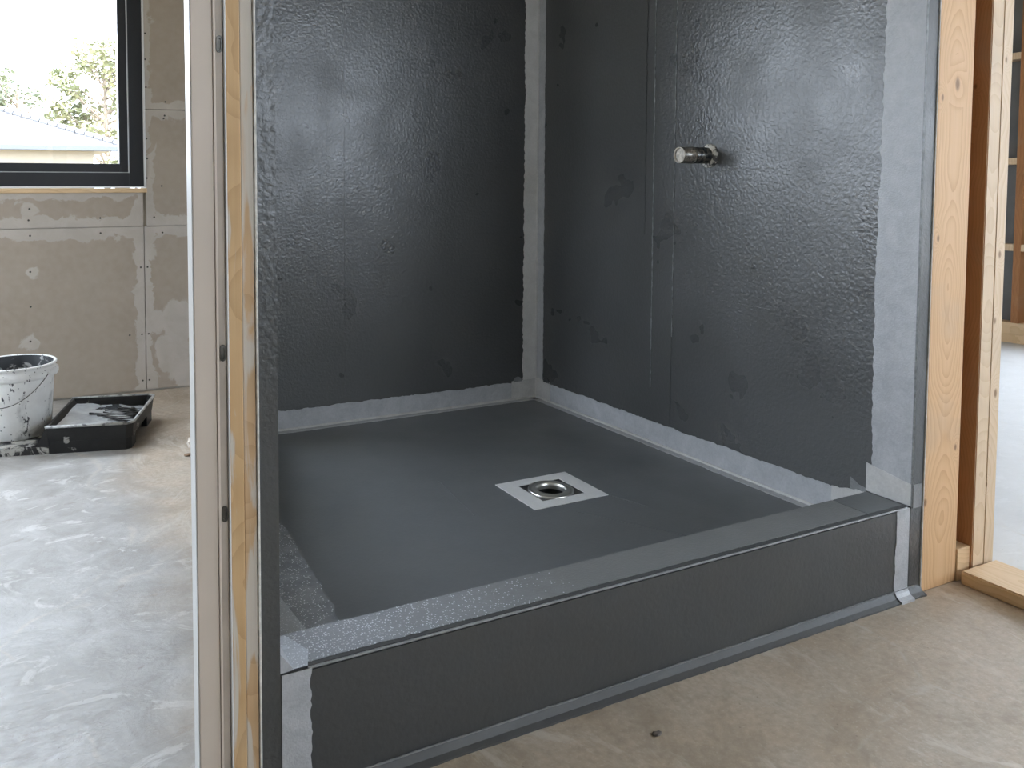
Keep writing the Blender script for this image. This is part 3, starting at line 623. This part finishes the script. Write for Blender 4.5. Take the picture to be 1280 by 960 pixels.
# local axes: +x to the right along its front, +y to the back; high tub spans x -.327..0, low shelf x -.80..-.327
HZ, W, L, LOW = .11, .445, .327, .032
def loft(name, bot, top, z0, z1, mat, inset=.012, floor_z=None, bev=0):
    """thin-walled open tub between a lower and an upper outline"""
    bm = bmesh.new(); n = len(bot)
    def sh(poly, d):
        cx = sum(p[0] for p in poly)/n; cy = sum(p[1] for p in poly)/n
        return [(p[0]+(d if p[0] < cx else -d), p[1]+(d if p[1] < cy else -d)) for p in poly]
    a = [bm.verts.new((x, y, z0)) for x, y in bot]; b = [bm.verts.new((x, y, z1)) for x, y in top]
    c = [bm.verts.new((x, y, z1)) for x, y in sh(top, inset)]
    fz = floor_z if floor_z else [z0+.006]*n
    d = [bm.verts.new((x, y, fz[i])) for i, (x, y) in enumerate(sh(bot, inset))]
    for P, Q in ((a, b), (b, c), (c, d)):
        for k in range(n): bm.faces.new((P[k], P[(k+1) % n], Q[(k+1) % n], Q[k]))
    bm.faces.new(a[::-1]); bm.faces.new(d); bmesh.ops.recalc_face_normals(bm, faces=bm.faces[:])
    return link(name, bm, mat, tr)
ch = .022
def octo(x0, x1, y0, y1, c): return [(x0, y0), (x1-c, y0), (x1, y0+c), (x1, y1-c), (x1-c, y1), (x0, y1)]
UND = .048
loft('tub', octo(-L+.012, -.004, .008, W-.008, ch), octo(-L, .004, 0, W, ch), UND, HZ, M['tray'], .010, [.090, .060, .060, .060, .060, .090])
# supports under the tub: front and back skirts and two corner legs leaving an arch at the right end
def legpoly(name, poly, z0, z1):
    bm = bm_prism(bmesh.new(), poly, z0, z1); bmesh.ops.recalc_face_normals(bm, faces=bm.faces[:]); return link(name, bm, M['tray'], tr)
legpoly('front_skirt', [(-L+.012, .007), (-.03, .007), (-.03, .030), (-L+.012, .030)], 0, UND)
legpoly('back_skirt', [(-L+.012, W-.030), (-.03, W-.030), (-.03, W-.007), (-L+.012, W-.007)], 0, UND)
legpoly('leg', [(-.03, .007), (-.024, .007), (-.006, .026), (-.006, .10), (-.03, .10)], 0, UND)
legpoly('leg', [(-.03, W-.13), (-.006, W-.13), (-.006, W-.026), (-.024, W-.007), (-.03, W-.007)], 0, UND)
legpoly('inner_rib', [(-L+.012, .030), (-L+.03, .030), (-L+.03, W-.030), (-L+.012, W-.030)], 0, UND)
# rim bead
ro = octo(-L, .004, 0, W, ch); pts = [(x, y, HZ) for x, y in ro] + [(ro[0][0], ro[0][1], HZ)]
for A, B in zip(pts, pts[1:]):
    if A[0] == B[0] == -L: continue
    bm = bmesh.new(); tube_bm(bm, [A, B], .0062, 8); link('rim', bm, M['tray_rim'], tr, True)
# low shelf the bucket stands on, with the sloping cheek that rises to the tub
bm = bmesh.new()
lowp = [(-.80, .007), (-L+.010, .007), (-L+.010, W-.007), (-.80, W-.007)]
bm_prism(bm, lowp, 0, LOW); bmesh.ops.recalc_face_normals(bm, faces=bm.faces[:])
bmesh.ops.bevel(bm, geom=[e for e in bm.edges if e.verts[0].co.z > .03 and e.verts[1].co.z > .03], offset=.004, segments=2, affect='EDGES')
link('low_shelf', bm, M['tray_low'], tr)
for yy in (.0072, W-.0112):
    bm = bmesh.new(); prof = [(-L-.055, LOW-.002), (-L+.012, LOW-.002), (-L+.004, HZ-.012), (-L-.004, HZ-.012), (-L-.018, HZ-.045), (-L-.03, LOW+.012)]
    a = [bm.verts.new((x, yy, z)) for x, z in prof]; b = [bm.verts.new((x, yy+.004, z)) for x, z in prof]
    bm.faces.new(a); bm.faces.new(b[::-1])
    for k in range(6): bm.faces.new((a[k], a[(k+1) % 6], b[(k+1) % 6], b[k]))
    bmesh.ops.recalc_face_normals(bm, faces=bm.faces[:]); link('cheek', bm, M['tray'], tr)
# paint film on the sloping bottom
bm = bmesh.new(); rr = random.Random(5); gx, gy = 26, 26; grid = []
for i in range(gx+1):
    x = -L+.024 + (L-.042)*i/gx; row = []
    for j in range(gy+1):
        y = .020 + (W-.040)*j/gy
        z = .0925 - .031*(i/gx) + .0025*math.sin(i*.7+j*.4) + rr.uniform(-.0006, .0006)
        row.append(bm.verts.new((x, y, z)))
    grid.append(row)
for i in range(gx):
    for j in range(gy): bm.faces.new((grid[i][j], grid[i+1][j], grid[i+1][j+1], grid[i][j+1]))
bmesh.ops.recalc_face_normals(bm, faces=bm.faces[:]); link('paint_film', bm, M['wet_paint'], tr, True)
for k in range(13):
    y = .045 + k*.026; xa = -.17 + .06*math.sin(k*.5) + (.05 if k > 8 else 0); n = 7; bm = bmesh.new()
    pts = []
    for q in range(n):
        x = xa + (-.022-xa)*q/(n-1); i = (x+L-.024)/(L-.042); pts.append((x, y + .006*math.sin(q*1.7+k), .0925-.031*i+.005))
    tube_bm(bm, pts, [.003+.002*math.sin(q+k) for q in range(n)], 6); link('grip_rib', bm, M['rib'], tr, True)

for ch_ in tr.children:
    for v in ch_.data.vertices: v.co.x += .09*v.co.y*(1 if v.co.x > -.2 else .4)
# ------------------------------------------------------------------ bucket
bk = empty('bucket', (-2.06, .80, LOW)); tag(bk, 'white plastic bucket spattered with dark grey coating, wire handle down', 'bucket')
def bucketmat():
    t = NT('bucket_plastic'); c = t.coords()
    base = t.mix(t.rng(t.noise(c, 9, 5, .6), .35, .65), (.70, .69, .67), (.82, .82, .80))
    sp = t.noise(t.coords((1.6, 1.6, .75)), 26, 5, .6, .4); base = t.mix(t.rng(sp, .635, .655), base, (.06, .06, .065))
    sp2 = t.voronoi(c, 42); base = t.mix(t.rng(sp2, .10, .14, .8, 0), base, (.10, .10, .10))
    sm = t.noise(c, 6, 4, .6, .5); base = t.mix(t.rng(sm, .56, .70, 0, .75), base, (.20, .20, .20))
    return t.done(base, .42, t.bump(sp, .15, .001))
M['bucket'] = bucketmat()
M['bucket_in'] = splash('bucket_inside_coating', (.035, .038, .042), (.42, .42, .41), 8, .50, .53, .45)
BR, TR, BH = .138, .156, .298
def bl(name, prof, mat, seg=56):
    bm = lathe_bm(bmesh.new(), prof, seg); bmesh.ops.recalc_face_normals(bm, faces=bm.faces[:]); return link(name, bm, mat, bk, True)
bl('body', [(.0005, .004), (BR-.010, .004), (BR-.006, 0), (BR-.002, .002), (BR, .008), (TR-.002, BH-.05)], M['bucket'])
bl('rim_band', [(TR-.002, BH-.058), (TR+.011, BH-.055), (TR+.0145, BH-.048), (TR+.0145, BH-.032), (TR+.006, BH-.026), (TR+.003, BH-.022), (TR+.003, BH-.012), (TR+.008, BH-.010), (TR+.0095, BH-.004), (TR+.007, BH), (TR, BH), (TR-.003, BH-.003)], M['bucket'])
bl('inner_lining', [(TR-.003, BH-.003), (TR-.006, BH-.06), (BR-.006, .012), (.0005, .012)], M['bucket_in'])
bm = bmesh.new(); pts = []
a0, a1 = math.radians(-42), math.radians(-180)
for k in range(25):
    s = k/24; a = a0 + (a1-a0)*s; rad = TR+.016; z = BH-.036 - .115*math.sin(math.pi*s)
    pts.append((rad*math.cos(a), rad*math.sin(a), z))
tube_bm(bm, pts, .0016, 6); link('wire_handle', bm, M['steel_dark'], bk, True)
for a in (a0, a1):
    bm = bmesh.new(); d = Vector((math.cos(a), math.sin(a), 0)); tube_bm(bm, [d*(TR+.008)+Vector((0, 0, BH-.036)), d*(TR+.019)+Vector((0, 0, BH-.036))], .006, 10); link('handle_lug', bm, M['bucket'], bk, True)

# ------------------------------------------------------------------ crumbs on the concrete
def chip(loc, size, mat, label, seed):
    r = random.Random(seed); bm = bmesh.new(); bmesh.ops.create_icosphere(bm, subdivisions=2, radius=1)
    for v in bm.verts:
        k = 1 + r.uniform(-.22, .22); v.co = Vector((v.co.x*size[0]*k, v.co.y*size[1]*k, max(-.5*size[2], v.co.z*size[2]*k) + .5*size[2]))
    o = link('plaster_chip', bm, mat); o.location = loc; tag(o, label, 'chip'); return o
M['chip'] = plain('plaster_chip', (.62, .56, .49), .8, 0, 60, .25, .4); M['chip_brown'] = plain('brown_chip', (.30, .2, .13), .8, 0, 60, .3, .4); M['chip_grey'] = plain('grey_chip', (.12, .10, .085), .8, 0, 60, .3, .4)
chip((-1.412, .40, 0), (.020, .030, .022), M['chip'], 'pale plaster crumb on the concrete beside the door jamb', 1)
chip((-1.440, .285, 0), (.026, .012, .006), M['chip_brown'], 'flat brown wood splinter on the concrete beside the door jamb', 2)
chip((-.935, -1.775, 0), (.010, .007, .003), M['chip_grey'], 'tiny dark flake on bare concrete before the curb', 3)

# ------------------------------------------------------------------ outside the window
M['warm_paving'] = plain('warm_paving', (.30, .26, .19), .9, 0, 2, .3, .3)
struct(box('ground', -60, 60, -40, 90, -.5, -.35, M['warm_paving']))  # unseen ground, its warm tan chosen to bounce fill light indoors
house = empty('neighbour_house', (-5.5, 30, -.35)); tag(house, 'cream house with a pale tiled hip roof outside the window', 'house')
def hobj(name, bm, mat):
    bmesh.ops.recalc_face_normals(bm, faces=bm.faces[:]); return under(link(name, bm, mat), house)
M['render'] = plain('cream_render', (.22, .195, .155), .9, 0, 3, .06, .1); M['gutter'] = plain('grey_gutter', (.05, .056, .066), .4, 0, 10, .05, 0)
M['tiles'] = plain('pale_roof_tiles', (.17, .17, .175), .7, 0, 8, .12, .1); M['tile_dark'] = plain('ridge_tile', (.10, .10, .105), .7, 0, 20, .2, .1)
ex0, ex1, ey0, ey1, ez = -13.0, 1.35, 27.0, 36.0, 2.36
hobj('house_wall', bm_box(bmesh.new(), ex0+.5, .42, ey0+.5, ey1-.5, -.35, ez), M['render'])
hobj('soffit', bm_box(bmesh.new(), ex0+.05, ex1-.05, ey0+.05, ey1-.05, ez-.02, ez+.02), M['render'])
under(box('gutter', ex0, ex1, ey0-.12, ey0, ez-.17, ez+.03, M['gutter'], None, .03), house)
# hip roof in stepped courses of tiles; the hip falls to the right-hand corner
NT_, RISE = 22, 1.65; depth = (ey1-ey0)/2
bm = bmesh.new(); run = 4.5
for k in range(NT_):
    s0, s1 = k/NT_, (k+1)/NT_; zb = ez + RISE*s0 + .03; zt = ez + RISE*s1
    xr0, xr1 = ex1-run*s0, ex1-run*s1
    y0_, y1_ = ey0+depth*s0, ey0+depth*s1
    cols = int((xr0-ex0)/.33)
    for q in range(cols):
        xa = ex0 + q*.33 + .165*(k % 2); xb = xa + .315
        if xa > xr1: break
        lift = .0
        v = [bm.verts.new(p) for p in ((xa, y0_, zb), (xb, y0_, zb), (min(xb, xr1+.1), y1_+.05, zt+.01), (xa, y1_+.05, zt+.01), (xa, y0_, zb-.03), (xb, y0_, zb-.03))]
        bm.faces.new((v[0], v[1], v[2], v[3])); bm.faces.new((v[4], v[5], v[1], v[0]))
o = hobj('roof_tiles', bm, M['tiles']); o['kind'] = 'stuff'
bm = bmesh.new()
v = [bm.verts.new(p) for p in ((ex0, ey0, ez), (ex1, ey0, ez), (ex1, ey1, ez), (ex0, ey1, ez), (ex0, (ey0+ey1)/2, ez+RISE-.02), (ex1-run, (ey0+ey1)/2, ez+RISE-.02))]
for f in ((0,1,5,4),(1,2,5),(2,3,4,5),(3,0,4),(3,2,1,0)): bm.faces.new([v[i] for i in f])
hobj('roof_deck', bm, M['tiles'])
p0, p1 = Vector((ex1, ey0, ez+.05)), Vector((ex1-run, (ey0+ey1)/2, ez+RISE+.05)); cap = None
for k in range(16):
    a, b = p0.lerp(p1, k/16), p0.lerp(p1, (k+.9)/16)
    bm = bmesh.new(); tube_bm(bm, [a, b], [.13, .11], 8); hobj('hip_tile', bm, M['tile_dark'])

def leafmat(name, a, b):
    t = NT(name); r = t.noise(t.coords(), .8, 3); col = t.mix(t.rng(r, .35, .65), a, b)
    t.set(t.b.inputs['Transmission Weight'], 0.0); return t.done(col, .6)
M['leaf'] = leafmat('leaf_green', (.13, .145, .075), (.21, .205, .11)); M['leaf2'] = leafmat('leaf_blue_green', (.115, .135, .09), (.18, .19, .11))
M['bark'] = plain('bark', (.15, .12, .09), .9, 0, 6, .3, .5)
def tree(name, base, top, clusters, mat, label, leaf=.17, per=110, seed=1, cat='tree'):
    r = random.Random(seed); t = empty(name, base); tag(t, label, cat, 'trees and shrubs outside the window' if cat == 'tree' else None)
    B = Vector(base); T = Vector(top); bm = bmesh.new()
    tube_bm(bm, [B-B, (T-B)*.35+Vector((.1, 0, 0)), (T-B)*.7, (T-B)*.95], [.16, .12, .08, .03], 7)
    for c in clusters:
        C = Vector(c[:3])-B; st = (T-B)*max(.2, min(.85, (C.z/(T-B).z)-.18)); mid = (st+C)/2 + Vector((0, 0, -.12))
        tube_bm(bm, [st, mid, C], [.06, .04, .015], 5)
    link('branches', bm, M['bark'], t)
    verts, faces = [], []
    for c in clusters:
        C = Vector(c[:3])-B; rad = c[3]
        for q in range(int(per*rad*rad*1.6)+20):
            d = Vector((r.gauss(0, 1), r.gauss(0, 1), r.gauss(0, .75))); d = d.normalized()*rad*(r.random()**.45)
            p = C+d; s = leaf*r.uniform(.6, 1.3)
            u = Vector((r.uniform(-1, 1), r.uniform(-1, 1), r.uniform(-.6, .6))).normalized(); w = u.cross(Vector((r.uniform(-1, 1), r.uniform(-1, 1), r.uniform(-1, 1)))).normalized()
            i = len(verts); verts += [p-u*s, p+w*s*.45, p+u*s, p-w*s*.45]; faces.append((i, i+1, i+2, i+3))
    me = bpy.data.meshes.new('foliage'); me.from_pydata([tuple(v) for v in verts], [], faces); me.materials.append(mat)
    f = bpy.data.objects.new('foliage', me); COL.objects.link(f); f.parent = t; f['kind'] = 'stuff'
def cl(seed, n, xr, zr, yr, rr_, shape):
    r = random.Random(seed); out = []
    while len(out) < n:
        x, z = r.uniform(*xr), r.uniform(*zr)
        if shape(x, z): out.append((x, r.uniform(*yr), z, r.uniform(*rr_)))
    return out
tree('garden_tree', (1.9, 39, -.35), (1.9, 39, 8.3), cl(11, 42, (-.2, 4.6), (3.2, 8.9), (38, 40.5), (.4, .8), lambda x, z: z < 6.0 + 1.3*(x+.2) and z < 9.0-.3*abs(x-2.6)),
     M['leaf'], 'tall airy green tree behind the right corner of the pale roof', seed=2)
tree('garden_tree', (-1.9, 40, -.35), (-1.9, 40, 6.0), cl(12, 22, (-4.2, -.3), (3.6, 6.5), (39, 41.5), (.38, .65), lambda x, z: z < 6.7-.75*abs(x+2.0)),
     M['leaf2'], 'shorter bushy tree rising behind the middle of the pale roof', seed=3)
tree('garden_shrub', (1.2, 25.2, -.35), (1.2, 25.2, 1.9), cl(13, 12, (.35, 2.2), (1.0, 2.15), (24.8, 25.8), (.22, .38), lambda x, z: z < 2.3-.3*abs(x-1.5)),
     M['leaf'], 'small leafy shrub in front of the cream house wall', leaf=.11, per=220, seed=4, cat='shrub')

# ------------------------------------------------------------------ pieces that belong to a part hang under that part
def sub(thing, part, *names):
    p = next(o for o in thing.children if o.name.split('.')[0] == part)
    for o in list(thing.children):
        if o.name.split('.')[0] in names:
            inv = o.matrix_parent_inverse.copy(); o.parent = p
            o.matrix_parent_inverse = Matrix.Identity(4) if inv != Matrix.Identity(4) else inv
sub(tr, 'tub', 'rim', 'paint_film', 'grip_rib')
sub(bk, 'rim_band', 'handle_lug')
sub(pipe, 'pipe_sleeve', 'pipe_rim', 'end_cap')
sub(house, 'roof_deck', 'roof_tiles', 'hip_tile')
